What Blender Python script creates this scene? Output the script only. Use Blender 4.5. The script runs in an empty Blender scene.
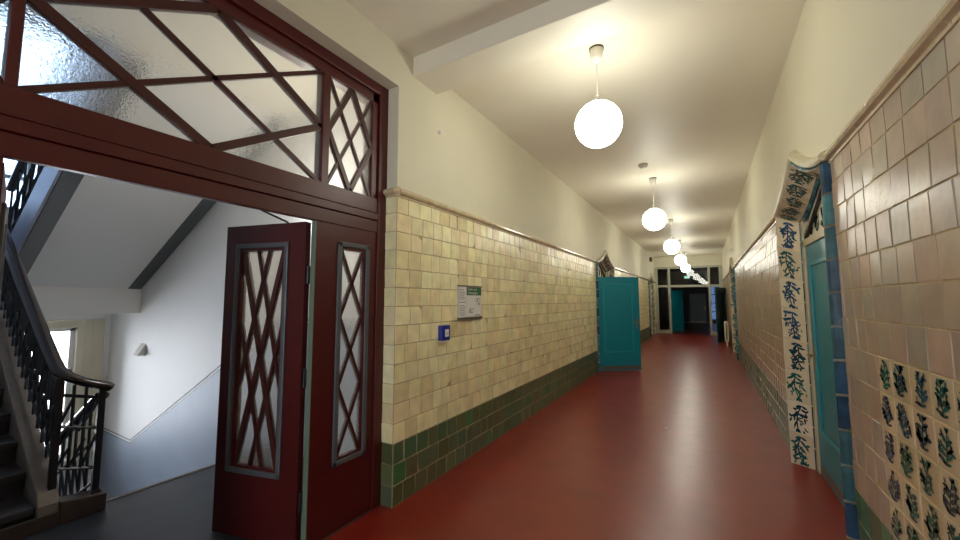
import bpy, math, random
from mathutils import Vector, Matrix
random.seed(7)
S = bpy.context.scene
COL = S.collection
PI = math.pi

# ------------------------------------------------------------------ helpers
class MB:
    """collects polygons; build() links them as ONE mesh object"""
    def __init__(s): s.v = []; s.f = []; s.m = []; s.t = []; s.sm = []
    def poly(s, pts, mat=0, tint=(1, 1, 1), smooth=False):
        i = len(s.v); s.v += [tuple(p) for p in pts]
        s.f.append(list(range(i, i + len(pts)))); s.m.append(mat); s.t.append(tint); s.sm.append(smooth)
    def mesh(s, verts, faces, mat=0, tint=(1, 1, 1), smooth=False):
        i = len(s.v); s.v += [tuple(p) for p in verts]
        for f in faces:
            s.f.append([i + k for k in f]); s.m.append(mat); s.t.append(tint); s.sm.append(smooth)
    def box(s, x0, x1, y0, y1, z0, z1, mat=0, tint=(1, 1, 1)):
        v = [(x, y, z) for x in (x0, x1) for y in (y0, y1) for z in (z0, z1)]
        s.mesh(v, [(0, 1, 3, 2), (4, 6, 7, 5), (0, 4, 5, 1), (2, 3, 7, 6), (0, 2, 6, 4), (1, 5, 7, 3)], mat, tint)
    def prism(s, A, B, mat=0, smooth=False):
        n = len(A)
        s.mesh(list(A) + list(B), [tuple(range(n))[::-1], tuple(range(n, 2 * n))] + [(k, (k + 1) % n, n + (k + 1) % n, n + k) for k in range(n)], mat, smooth=smooth)
    def bar(s, mp, p0, p1, w, d0, d1, mat=0):
        """flat bar from p0 to p1 in the (u,v) plane of map mp, width w, depths d0..d1"""
        a = Vector(p0); b = Vector(p1); t = (b - a).normalized(); n = Vector((-t.y, t.x)) * w / 2
        q = [a + n, a - n, b - n, b + n]
        s.prism([mp(p.x, p.y, d0) for p in q], [mp(p.x, p.y, d1) for p in q], mat)
    def tube(s, pts, r, n=10, mat=0, up=None, ry=None, closed=False):
        pts = [Vector(p) for p in pts]; rings = []
        for i, p in enumerate(pts):
            t = (pts[min(i + 1, len(pts) - 1)] - pts[max(i - 1, 0)]).normalized()
            u = Vector(up) if up else (Vector((0, 0, 1)) if abs(t.z) < .95 else Vector((1, 0, 0)))
            a = t.cross(u).normalized(); b = a.cross(t).normalized()
            rr = r[i] if isinstance(r, (list, tuple)) else r
            r2 = ry if ry else rr
            rings.append([p + a * math.cos(2 * PI * k / n) * rr + b * math.sin(2 * PI * k / n) * r2 for k in range(n)])
        v = [q for R in rings for q in R]; f = []
        for i in range(len(rings) - 1):
            for k in range(n):
                f.append((i * n + k, i * n + (k + 1) % n, (i + 1) * n + (k + 1) % n, (i + 1) * n + k))
        s.mesh(v, f, mat, smooth=n > 5)
        s.mesh(rings[0], [tuple(range(n))[::-1]], mat); s.mesh(rings[-1], [tuple(range(n))], mat)
    def rod(s, a, b, w, mat=0):
        s.tube([a, b], w * .7071, 4, mat)
    def lathe(s, prof, n=32, c=(0, 0, 0), mat=0, axis='z'):
        v = []; f = []
        for (r, z) in prof:
            for k in range(n):
                a = 2 * PI * k / n
                p = (r * math.cos(a), r * math.sin(a), z)
                if axis == 'x': p = (z, p[0], p[1])
                if axis == 'y': p = (p[0], z, p[1])
                v.append((c[0] + p[0], c[1] + p[1], c[2] + p[2]))
        for i in range(len(prof) - 1):
            for k in range(n):
                f.append((i * n + k, i * n + (k + 1) % n, (i + 1) * n + (k + 1) % n, (i + 1) * n + k))
        s.mesh(v, f, mat, smooth=True)
    def build(s, name, mats, parent=None, local=False, bevel=0, fix=True):
        if not isinstance(mats, (list, tuple)): mats = [mats]
        me = bpy.data.meshes.new(name)
        o0 = Vector((0, 0, 0))
        if parent is not None and not local: o0 = origin(parent)
        me.from_pydata([(p[0] - o0.x, p[1] - o0.y, p[2] - o0.z) for p in s.v], [], s.f)
        for m in mats: me.materials.append(m)
        me.polygons.foreach_set('material_index', s.m)
        me.polygons.foreach_set('use_smooth', s.sm)
        if any(t != (1, 1, 1) for t in s.t):
            at = me.attributes.new('tint', 'FLOAT_COLOR', 'FACE')
            at.data.foreach_set('color', [c for t in s.t for c in (t[0], t[1], t[2], 1.0)])
        if fix:
            import bmesh
            bm = bmesh.new(); bm.from_mesh(me); bmesh.ops.recalc_face_normals(bm, faces=bm.faces); bm.to_mesh(me); bm.free()
        me.update()
        o = bpy.data.objects.new(name, me); COL.objects.link(o)
        if parent is not None: o.parent = parent
        if bevel:
            b = o.modifiers.new('edge', 'BEVEL'); b.width = bevel; b.segments = 2; b.limit_method = 'ANGLE'; b.angle_limit = .7
        return o

def origin(o):
    v = Vector((0, 0, 0))
    while o is not None:
        v += Vector(o.location); o = o.parent
    return v
def tag(o, label=None, cat=None, group=None, kind=None):
    if label: o['label'] = label
    if cat: o['category'] = cat
    if group: o['group'] = group
    if kind: o['kind'] = kind
    return o
def thing(name, label, cat, loc=(0, 0, 0), rz=0, group=None, kind='thing'):
    o = bpy.data.objects.new(name, None); COL.objects.link(o)
    o.empty_display_size = .1
    o.location = loc; o.rotation_euler = (0, 0, rz)
    return tag(o, label, cat, group, kind)
def copy_tree(o, parent=None):
    c = o.copy(); COL.objects.link(c); c.parent = parent
    for ch in list(o.children): copy_tree(ch, c)
    return c
def struct(name, mb, m, label, cat, **k):
    return tag(mb.build(name, m, **k), label, cat, kind='structure')

# ------------------------------------------------------------------ materials
def srgb(r, g, b):
    f = lambda c: (c / 255 / 12.92) if c / 255 <= .04045 else ((c / 255 + .055) / 1.055) ** 2.4
    return (f(r), f(g), f(b))
def mat(name, col, rough=.5, metal=0., spec=.5, noise=0., nscale=8., bump=0., bscale=60., tint=False, coat=0., stretch=None, rnoise=0.):
    m = bpy.data.materials.new(name); m.use_nodes = True
    nt = m.node_tree; N = nt.nodes; L = nt.links
    b = N['Principled BSDF']
    b.inputs['Roughness'].default_value = rough; b.inputs['Metallic'].default_value = metal
    b.inputs['Specular IOR Level'].default_value = spec
    if coat: b.inputs['Coat Weight'].default_value = coat; b.inputs['Coat Roughness'].default_value = .08
    tc = N.new('ShaderNodeNewGeometry')
    src = tc.outputs['Position']
    if stretch:
        mp = N.new('ShaderNodeVectorMath'); mp.operation = 'MULTIPLY'; mp.inputs[1].default_value = stretch
        L.new(src, mp.inputs[0]); src = mp.outputs[0]
    rgb = N.new('ShaderNodeRGB'); rgb.outputs[0].default_value = (*col, 1); out = rgb.outputs[0]
    if tint:
        a = N.new('ShaderNodeAttribute'); a.attribute_name = 'tint'; out = a.outputs['Color']
    if noise:
        n = N.new('ShaderNodeTexNoise'); n.inputs['Scale'].default_value = nscale; n.inputs['Detail'].default_value = 5
        L.new(src, n.inputs['Vector'])
        mr = N.new('ShaderNodeMapRange'); mr.inputs['From Min'].default_value = .3; mr.inputs['From Max'].default_value = .7
        mr.inputs['To Min'].default_value = 1 - noise; mr.inputs['To Max'].default_value = 1 + noise
        L.new(n.outputs['Fac'], mr.inputs['Value'])
        mx = N.new('ShaderNodeVectorMath'); mx.operation = 'SCALE'
        L.new(out, mx.inputs[0]); L.new(mr.outputs[0], mx.inputs['Scale']); out = mx.outputs[0]
    L.new(out, b.inputs['Base Color'])
    if rnoise:
        n3 = N.new('ShaderNodeTexNoise'); n3.inputs['Scale'].default_value = 5; n3.inputs['Detail'].default_value = 8; n3.inputs['Roughness'].default_value = .65
        sc3 = N.new('ShaderNodeVectorMath'); sc3.operation = 'MULTIPLY'; sc3.inputs[1].default_value = (1, 1.8, 1)
        L.new(src, sc3.inputs[0]); L.new(sc3.outputs[0], n3.inputs['Vector'])
        m3 = N.new('ShaderNodeMapRange'); m3.inputs['From Min'].default_value = .35; m3.inputs['From Max'].default_value = .65
        m3.inputs['To Min'].default_value = max(.28, rough - rnoise); m3.inputs['To Max'].default_value = rough + rnoise
        L.new(n3.outputs['Fac'], m3.inputs['Value']); L.new(m3.outputs[0], b.inputs['Roughness'])
    if bump:
        n2 = N.new('ShaderNodeTexNoise'); n2.inputs['Scale'].default_value = bscale; n2.inputs['Detail'].default_value = 3
        L.new(src, n2.inputs['Vector'])
        bp = N.new('ShaderNodeBump'); bp.inputs['Strength'].default_value = bump; bp.inputs['Distance'].default_value = .01
        L.new(n2.outputs['Fac'], bp.inputs['Height']); L.new(bp.outputs[0], b.inputs['Normal'])
    return m
def emis(name, col, s):
    m = bpy.data.materials.new(name); m.use_nodes = True
    b = m.node_tree.nodes['Principled BSDF']
    b.inputs['Base Color'].default_value = (.9, .9, .9, 1); b.inputs['Roughness'].default_value = .3
    b.inputs['Emission Color'].default_value = (*col, 1); b.inputs['Emission Strength'].default_value = s
    return m
def glass_clear(name, tintc=(1, 1, 1), f=1.5):
    m = bpy.data.materials.new(name); m.use_nodes = True
    nt = m.node_tree; N = nt.nodes; L = nt.links; N.remove(N['Principled BSDF'])
    t = N.new('ShaderNodeBsdfTransparent'); t.inputs[0].default_value = (*tintc, 1)
    g = N.new('ShaderNodeBsdfGlossy'); g.inputs['Roughness'].default_value = .02
    fr = N.new('ShaderNodeFresnel'); fr.inputs[0].default_value = f
    mx = N.new('ShaderNodeMixShader')
    L.new(fr.outputs[0], mx.inputs[0]); L.new(t.outputs[0], mx.inputs[1]); L.new(g.outputs[0], mx.inputs[2])
    L.new(mx.outputs[0], N['Material Output'].inputs[0])
    return m
def glass_textured(name):
    m = bpy.data.materials.new(name); m.use_nodes = True
    nt = m.node_tree; N = nt.nodes; L = nt.links
    b = N['Principled BSDF']
    b.inputs['Base Color'].default_value = (.95, .92, .86, 1); b.inputs['Roughness'].default_value = .12
    b.inputs['IOR'].default_value = 1.12; b.inputs['Transmission Weight'].default_value = 1.0
    g = N.new('ShaderNodeNewGeometry')
    n = N.new('ShaderNodeTexNoise'); n.inputs['Scale'].default_value = 70; n.inputs['Detail'].default_value = 2; n.inputs['Distortion'].default_value = .6
    L.new(g.outputs['Position'], n.inputs['Vector'])
    bp = N.new('ShaderNodeBump'); bp.inputs['Strength'].default_value = .7; bp.inputs['Distance'].default_value = .006
    L.new(n.outputs['Fac'], bp.inputs['Height']); L.new(bp.outputs[0], b.inputs['Normal'])
    tr = N.new('ShaderNodeBsdfTranslucent'); tr.inputs[0].default_value = (.90, .84, .72, 1); L.new(bp.outputs[0], tr.inputs['Normal'])
    mx = N.new('ShaderNodeMixShader'); mx.inputs[0].default_value = .16
    L.new(b.outputs[0], mx.inputs[1]); L.new(tr.outputs[0], mx.inputs[2]); L.new(mx.outputs[0], N['Material Output'].inputs[0])
    return m

M = dict(
    plaster=mat('painted plaster', srgb(217, 212, 188), .62, noise=.03, nscale=1.6, bump=.05, bscale=30),
    ceiling=mat('ceiling paint', srgb(232, 226, 208), .5, noise=.02, nscale=1.2, bump=.04, bscale=25),
    grout=mat('beige grout', srgb(178, 158, 120), .8, noise=.15, nscale=30),
    tile=mat('glazed wall tile', (1, 1, 1), .30, spec=.5, noise=.12, nscale=9, tint=True, bump=.14, bscale=16),
    floor=mat('red linoleum', srgb(134, 33, 21), .30, spec=.85, noise=.14, nscale=2.6, rnoise=.04),
    landing=mat('dark stone floor', srgb(50, 54, 62), .35, noise=.2, nscale=5),
    red=mat('dark red wood paint', srgb(76, 15, 14), .38, noise=.08, nscale=5, bump=.04, bscale=30),
    redbar=mat('dark red lattice paint', srgb(66, 24, 20), .4),
    grey=mat('grey moulding paint', srgb(84, 88, 92), .4),
    palegreen=mat('grey green edge paint', srgb(112, 132, 112), .45),
    iron=mat('black iron', srgb(30, 30, 34), .38, spec=.5),
    rail=mat('dark handrail wood', srgb(42, 30, 30), .22, coat=.5),
    stringc=mat('stone string', srgb(126, 116, 108), .6, noise=.12, nscale=12),
    bouncefloor=mat('pale bounce floor', srgb(214, 208, 198), .4, noise=.1, nscale=20),  # floor out of view, pale tone made up to bounce light onto the soffit
    tread=mat('dark stone tread', srgb(60, 58, 62), .3, noise=.2, nscale=10),
    curb=mat('brown stone curb', srgb(66, 54, 49), .45, noise=.15, nscale=10),
    stairwall=mat('white stair wall paint', srgb(232, 231, 229), .6, bump=.03, bscale=20),
    dado=mat('blue grey dado paint', srgb(150, 163, 182), .5, spec=.25, noise=.05, nscale=2.5, bump=.05, bscale=6),
    dline=mat('dado line paint', srgb(92, 98, 106), .5),
    strip=mat('dark grey paint strip', srgb(92, 96, 100), .5),
    fascia=mat('lavender grey paint', srgb(172, 174, 196), .5),
    white=mat('white painted wood', srgb(238, 236, 230), .4),
    cream=mat('cream painted wood', srgb(222, 214, 188), .42),
    sand=mat('cream door frame paint', srgb(196, 186, 154), .45, noise=.06, nscale=14),
    teal=mat('teal door paint', srgb(12, 124, 142), .35, noise=.05, nscale=4),
    tealedge=mat('teal moulding paint', srgb(26, 144, 160), .32),
    darkgreen=mat('dark green door paint', srgb(8, 58, 58), .35),
    railtile=mat('glazed cream moulding', srgb(204, 186, 152), .2, noise=.12, nscale=14, coat=.3),
    hood=mat('cream hood moulding', srgb(206, 198, 170), .35, noise=.08, nscale=14),
    blueglaze=mat('blue glazed edge tile', (1, 1, 1), .16, noise=.28, nscale=14, tint=True, bump=.1, bscale=20),
    leafground=mat('cream painted tile', (1, 1, 1), .18, noise=.06, nscale=12, tint=True),
    leaf=mat('blue green tile paint', (1, 1, 1), .2, noise=.25, nscale=40, tint=True),
    brass=mat('dull brass', srgb(170, 150, 100), .35, metal=1),
    steel=mat('brushed steel', srgb(190, 190, 188), .3, metal=1),
    plasticw=mat('white plastic', srgb(228, 225, 214), .4),
    blue=mat('blue plastic', srgb(16, 34, 140), .35),
    paper=mat('white printed paper', srgb(224, 222, 220), .55),
    papergrey=mat('grey printed paper', srgb(196, 194, 190), .55),
    ink=mat('dark ink', srgb(70, 68, 66), .6),
    redink=mat('red ink', srgb(170, 60, 60), .6),
    signgreen=mat('sign green', srgb(24, 92, 58), .5),
    alu=mat('aluminium strip', srgb(120, 112, 104), .4, metal=.6),
    partition=mat('grey painted partition', srgb(168, 168, 150), .42),
    radiator=mat('white radiator enamel', srgb(226, 212, 190), .3),
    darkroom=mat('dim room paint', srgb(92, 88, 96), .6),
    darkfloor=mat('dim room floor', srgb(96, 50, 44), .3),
    darkbox=mat('dark grey box', srgb(60, 58, 52), .5),
    glass=glass_clear('clear glass', (.96, .97, .98)),
    pane=glass_clear('partition glass', (.72, .74, .76), 1.5),
    skyglass=glass_clear('upper window glass', (.42, .5, .6)),
    smoke=glass_clear('tinted window glass', (.10, .13, .18)),
    tglass=glass_textured('textured glass'),
    globe=emis('lit opal glass', (1.0, .985, .86), 21.5),
    globe2=emis('lit opal wall globe', (1.0, .98, .92), 64.0),
    exitgreen=emis('lit exit sign green', (.12, .8, .45), .7),
    exitwhite=emis('lit exit sign white', (.85, 1, .95), 1.0),
)

# ------------------------------------------------------------------ main dimensions
XL, XR, ZC = -2.09, .69, 3.645
YB, YE = -3.6, 20.3            # near and far end of the corridor
RAILZ = 2.40
GL, GR = .462, .487            # top of the green skirting tiles left / right
OY0, OY1, OZ = -.31, 2.24, 3.30   # stairwell portal opening in the left wall
XS = -2.36                     # stair side of the left wall

def Lmap(u, v, d): return (XL + d, u, v)
def Rmap(u, v, d): return (XR - d, u, v)

# ogee outline of the tiled door surrounds, centred on s = 0
def ogee(hw, zs, zp, n=14, power=1.75):
    half = [(-hw, 0.0), (-hw, zs * .5), (-hw, zs)]
    for k in range(1, n + 1):
        t = k / n
        half.append((-hw * (1 - t), zs + (zp - zs) * (.12 * t + .88 * t ** power)))
    return half + [(-s, z) for s, z in half[-2::-1]]
PORT_L = [(9.53, .90), (18.55, .90)]
PORT_R = [(3.925, .865), (13.0, .88)]

# ------------------------------------------------------------------ floor, ceiling, walls
b = MB(); b.box(-2.2, .95, YB - .1, YE + .02, -.12, 0)
struct('floor', b, M['floor'], 'dark red polished corridor floor', 'floor')
b = MB(); b.box(XS - .02, 1.1, YB - .1, YE + .2, ZC, ZC + .15)
struct('ceiling', b, M['ceiling'], 'cream painted corridor ceiling', 'ceiling')
b = MB(); b.box(XL - .01, XR + .01, 2.415, 2.755, 3.475, ZC + .01)
struct('ceiling_beam', b, M['ceiling'], 'cream ceiling beam crossing the corridor above the red doorway', 'beam', bevel=.006)

def wall_cols(mb, mp, y0, y1, ports, thick):
    """solid wall with ogee-headed openings, as prisms of thickness thick behind the face"""
    y = y0
    def pr(poly): mb.prism([mp(u, v, 0) for u, v in poly], [mp(u, v, -thick) for u, v in poly])
    for c, hw in ports:
        pr([(y, 0), (c - hw, 0), (c - hw, ZC), (y, ZC)])
        og = [p for p in ogee(hw, 2.36, 2.66) if p[1] >= 2.3]
        for a, q in zip(og[:-1], og[1:]):
            if abs(a[0] - q[0]) < 1e-6: continue
            pr([(c + a[0], a[1]), (c + q[0], q[1]), (c + q[0], ZC), (c + a[0], ZC)])
        y = c + hw
    pr([(y, 0), (y1, 0), (y1, ZC), (y, ZC)])

b = MB()
T = XL - XS
b.box(XS, XL, YB, OY0, 0, ZC); b.box(XS, XL, OY0, OY1, OZ, ZC)
wall_cols(b, Lmap, OY1, YE, PORT_L, T)
wall_left = struct('wall_left', b, M['plaster'], 'left corridor wall of cream plaster above glazed tiles', 'wall')
b = MB(); wall_cols(b, Rmap, YB, YE, PORT_R, .3)
wall_right = struct('wall_right', b, M['plaster'], 'right corridor wall of cream plaster above glazed tiles', 'wall')
# closed dark rooms behind the doorways
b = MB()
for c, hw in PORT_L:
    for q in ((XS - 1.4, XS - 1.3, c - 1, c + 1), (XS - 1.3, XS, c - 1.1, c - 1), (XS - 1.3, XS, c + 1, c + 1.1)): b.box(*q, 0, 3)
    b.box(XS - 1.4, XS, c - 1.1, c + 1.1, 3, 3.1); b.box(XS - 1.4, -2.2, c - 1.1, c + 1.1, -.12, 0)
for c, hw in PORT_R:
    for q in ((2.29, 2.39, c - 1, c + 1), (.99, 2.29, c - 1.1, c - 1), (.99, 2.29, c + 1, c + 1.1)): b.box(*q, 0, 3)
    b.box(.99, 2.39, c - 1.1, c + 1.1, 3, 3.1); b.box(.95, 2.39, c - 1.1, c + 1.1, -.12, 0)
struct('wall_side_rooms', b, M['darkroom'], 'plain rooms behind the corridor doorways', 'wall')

# near end of the corridor, behind the camera: wall with a tall window
b = MB()
b.box(XS, -1.4, YB - .2, YB, 0, ZC); b.box(0, XR + .3, YB - .2, YB, 0, ZC)
b.box(-1.4, 0, YB - .2, YB, 0, .6); b.box(-1.4, 0, YB - .2, YB, 2.8, ZC)
struct('wall_near', b, M['plaster'], 'plain wall closing the near end of the corridor', 'wall')
b = MB()
for x in (-1.4, -.73, -.06): b.box(x, x + .06, YB - .12, YB - .06, .6, 2.8)
for z in (.6, 2.74): b.box(-1.4, 0, YB - .12, YB - .06, z, z + .06)
w1 = struct('window_1', b, M['white'], 'white framed window at the near end of the corridor', 'window')
b = MB(); b.box(-1.4, 0, YB - .1, YB - .094, .6, 2.8); b.build('window_pane', M['glass'], w1)

# ------------------------------------------------------------------ tiles
def jit(c, a):
    k = 1 + random.uniform(-a, a); return tuple(max(0, x * k * (1 + random.uniform(-a, a) * .25)) for x in c)
CREAM = [srgb(*c) for c in ((243, 234, 186), (240, 229, 181), (235, 221, 174), (245, 238, 193), (237, 228, 178), (238, 222, 178), (227, 212, 164), (238, 229, 184))]
PINK = [srgb(*c) for c in ((183, 160, 136), (177, 154, 132), (178, 160, 136), (171, 149, 130), (177, 159, 133), (183, 157, 136), (168, 148, 130), (166, 154, 133))]
GREEN = [srgb(*c) for c in ((86, 106, 68), (78, 98, 64), (96, 106, 70), (84, 94, 60), (72, 104, 74), (98, 96, 68), (90, 104, 78))]
def tile(mb, mp, u0, u1, v0, v1, c, dep=.007, gap=.0022, ch=.003, tilt=.0013):
    u0 += gap * .5; u1 -= gap * .5; v0 += gap * .5; v1 -= gap * .5
    if u1 - u0 < .012 or v1 - v0 < .012: return
    ta, tb = random.gauss(0, tilt), random.gauss(0, tilt)
    bo = [mp(u0, v0, 0), mp(u1, v0, 0), mp(u1, v1, 0), mp(u0, v1, 0)]
    to = [mp(u0 + ch, v0 + ch, dep - ta - tb), mp(u1 - ch, v0 + ch, dep + ta - tb), mp(u1 - ch, v1 - ch, dep + ta + tb), mp(u0 + ch, v1 - ch, dep - ta + tb)]
    mb.mesh(bo + to, [(4, 5, 6, 7), (0, 1, 5, 4), (1, 2, 6, 5), (2, 3, 7, 6), (3, 0, 4, 7)], 0, c)
def tile_field(mb, mp, y0, y1, gtop, pitch, pal, skip, hole=None):
    rows = [(k * gtop / 3, (k + 1) * gtop / 3, True) for k in range(3)]
    z = gtop
    while z < RAILZ - .02:
        rows.append((z, min(z + pitch, RAILZ - .01), False)); z += pitch
    cols = [y0]
    while cols[-1] < y1 - .01: cols.append(min(y1, cols[-1] + pitch * random.choice((1, 1, .97, 1.03, .9, .86, 1.05))))
    for (z0, z1, g) in rows:
        off = 0 if random.random() < .5 else random.uniform(-.035, .035)
        edges = [y0] + [c + off + random.uniform(-.004, .004) for c in cols[1:-1]] + [y1]
        for a, q in zip(edges[:-1], edges[1:]):
            segs = [(a, q)]
            for s0, s1 in skip:
                nn = []
                for p0, p1 in segs:
                    if p1 <= s0 or p0 >= s1: nn.append((p0, p1))
                    else:
                        if p0 < s0: nn.append((p0, s0))
                        if p1 > s1: nn.append((s1, p1))
                segs = nn
            if hole and z0 > hole[2] - .02 and z1 < hole[3] + .02:
                nn = []
                for p0, p1 in segs:
                    if p1 <= hole[0] or p0 >= hole[1]: nn.append((p0, p1))
                    else:
                        if p0 < hole[0]: nn.append((p0, hole[0]))
                        if p1 > hole[1]: nn.append((hole[1], p1))
                segs = nn
            for p0, p1 in segs:
                c = random.choice(pal)
                if g:
                    c = random.choice(GREEN)
                    if random.random() < .06: c = srgb(62, 116, 74)
                tile(mb, mp, p0, p1, z0, z1, jit(c, .06), dep=.005, gap=.006 if g else .0042)
PANEL = (1.47, 2.525, GR, GR + 5 * .161)
b = MB()
tile_field(b, Lmap, OY1, YE - .02, GL, .1490, CREAM, [(c - hw - .035, c + hw + .035) for c, hw in PORT_L])
tile_field(b, Lmap, YB, OY0, GL, .1490, CREAM, [])
# return of the portal reveal
for k in range(16):
    z0, z1 = (k * GL / 3, (k + 1) * GL / 3) if k < 3 else (GL + (k - 3) * .149, min(RAILZ - .01, GL + (k - 2) * .149))
    tile(b, lambda u, v, d: (u, OY1 - d, v), XL - .118, XL, z0, z1, jit(random.choice(GREEN if k < 3 else CREAM), .05))
b.build('wall_tiles', M['tile'], wall_left)
def grout(mp, y0, y1, ports, parent, extra=None):
    mb = MB(); y = y0
    for c, hw in list(ports) + [(y1 + 5, 5 - .0)]:
        e = min(y1, c - hw - .02)
        mb.prism([mp(y, 0, -.0005), mp(e, 0, -.0005), mp(e, RAILZ, -.0005), mp(y, RAILZ, -.0005)], [mp(y, 0, .0018), mp(e, 0, .0018), mp(e, RAILZ, .0018), mp(y, RAILZ, .0018)])
        y = c + hw + .02
    if extra: extra(mb)
    mb.build('grout_bed', M['grout'], parent)
grout(Lmap, OY1 - .0018, YE - .02, PORT_L, wall_left, lambda mb: mb.box(XL - .118, XL, OY1 - .0018, OY1 + .0005, 0, RAILZ))
grout(Rmap, YB, YE - .02, PORT_R, wall_right)
b = MB()
tile_field(b, Rmap, YB, YE - .02, GR, .161, PINK, [(c - hw - .035, c + hw + .035) for c, hw in PORT_R], PANEL)
b.build('wall_tiles', M['tile'], wall_right)
# rounded glazed rail on top of the tiles
def rail_profile():
    return [(0, -.02), (.012, -.02), (.014, -.006), (.02, -.002), (.034, .004), (.042, .016), (.042, .028), (.034, .042), (.02, .05), (0, .054)]
def rail_run(mb, mp, y0, y1):
    y = y0
    while y < y1 - .001:
        q = min(y1, y + .31)
        e = .0012
        A = [mp(y + e, RAILZ + v, d) for d, v in rail_profile()]; B = [mp(q - e, RAILZ + v, d) for d, v in rail_profile()]
        mb.prism(A, B); y = q
b = MB(); e = OY1
for c, hw in PORT_L: rail_run(b, Lmap, e, c - hw - .03); e = c + hw + .03
rail_run(b, Lmap, e, YE - .02); rail_run(b, Lmap, YB, OY0)
pf = rail_profile()
b.prism([(XL - .125, OY1 - d, RAILZ + v) for d, v in pf], [(XL + .0, OY1 - d, RAILZ + v) for d, v in pf])
b.prism([(XL, OY1 - d, RAILZ + v) for d, v in pf], [(XL + .034, OY1, RAILZ + v) for d, v in pf])
struct('trim_1', b, M['railtile'], 'rounded cream rail capping the left wall tiles', 'trim', bevel=.002)
b = MB(); e = YB
for c, hw in PORT_R: rail_run(b, Rmap, e, c - hw - .03); e = c + hw + .03
rail_run(b, Rmap, e, YE - .02)
struct('trim_2', b, M['railtile'], 'rounded cream rail capping the right wall tiles', 'trim', bevel=.002)

# ------------------------------------------------------------------ painted leaf motifs
LEAFC = [srgb(*c) for c in ((26, 84, 88), (30, 72, 94), (34, 94, 90), (22, 62, 76), (32, 72, 104))]
LEAFD = [srgb(*c) for c in ((32, 95, 81), (34, 84, 95), (40, 106, 86), (28, 73, 77), (38, 81, 101))]
def motif(rng, w, h, fat=1.0):
    """painted plant filling a w x h field: list of (polygon in (u,v))"""
    out = []
    lean = rng.uniform(-.22, .22) * w; bend = rng.uniform(-.3, .3) * w
    def stem(t): return (w * .5 + lean * (t - .5) + bend * math.sin(t * PI) * .5, h * (.09 + .8 * t))
    def leaf(p, a, l, wd, curl):
        c, s = math.cos(a), math.sin(a); pts = []
        for t, q in ((0, 0), (.25, .8), (.55, 1), (.8, .6), (1, 0), (.8, -.5), (.5, -.8), (.25, -.6)):
            x = l * t; y = wd * q + curl * l * t * t
            pts.append((p[0] + c * x - s * y, p[1] + s * x + c * y))
        out.append([(min(max(x, .04 * w), .96 * w), min(max(y, .03 * h), .97 * h)) for x, y in pts])
    n = 12; sw = .03 * w
    for k in range(n):
        p, q = stem(k / n), stem((k + 1) / n)
        out.append([(p[0] - sw, p[1]), (p[0] + sw, p[1]), (q[0] + sw, q[1]), (q[0] - sw, q[1])])
    for k in range(rng.randint(7, 10)):
        t = (k + .4) / 10; p = stem(t); sd = 1 if k % 2 else -1
        l = w * rng.uniform(.34, .52) * (.6 + .4 * fat) * (1.1 - .45 * t)
        a = PI / 2 - sd * rng.uniform(.55, 1.35)
        leaf(p, a, l, l * rng.uniform(.16, .26) * fat, -sd * rng.uniform(-.2, .4))
        if rng.random() < .75:
            e = (p[0] + math.cos(a) * l * .7, p[1] + math.sin(a) * l * .7)
            leaf(e, a + sd * rng.uniform(.5, 1.1), l * .5, l * .12, 0)
            leaf(e, a - sd * rng.uniform(.5, 1.1), l * .45, l * .11, 0)
    p = stem(1)
    for a in (-.7, 0, .7): leaf((p[0], p[1] - .05 * h), PI / 2 + a + rng.uniform(-.2, .2), w * .2, w * .05, 0)
    for a in (-.9, .9): leaf(stem(0), PI / 2 + a * 1.2, w * .26, w * .05, .2 * a)
    return out

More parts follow.
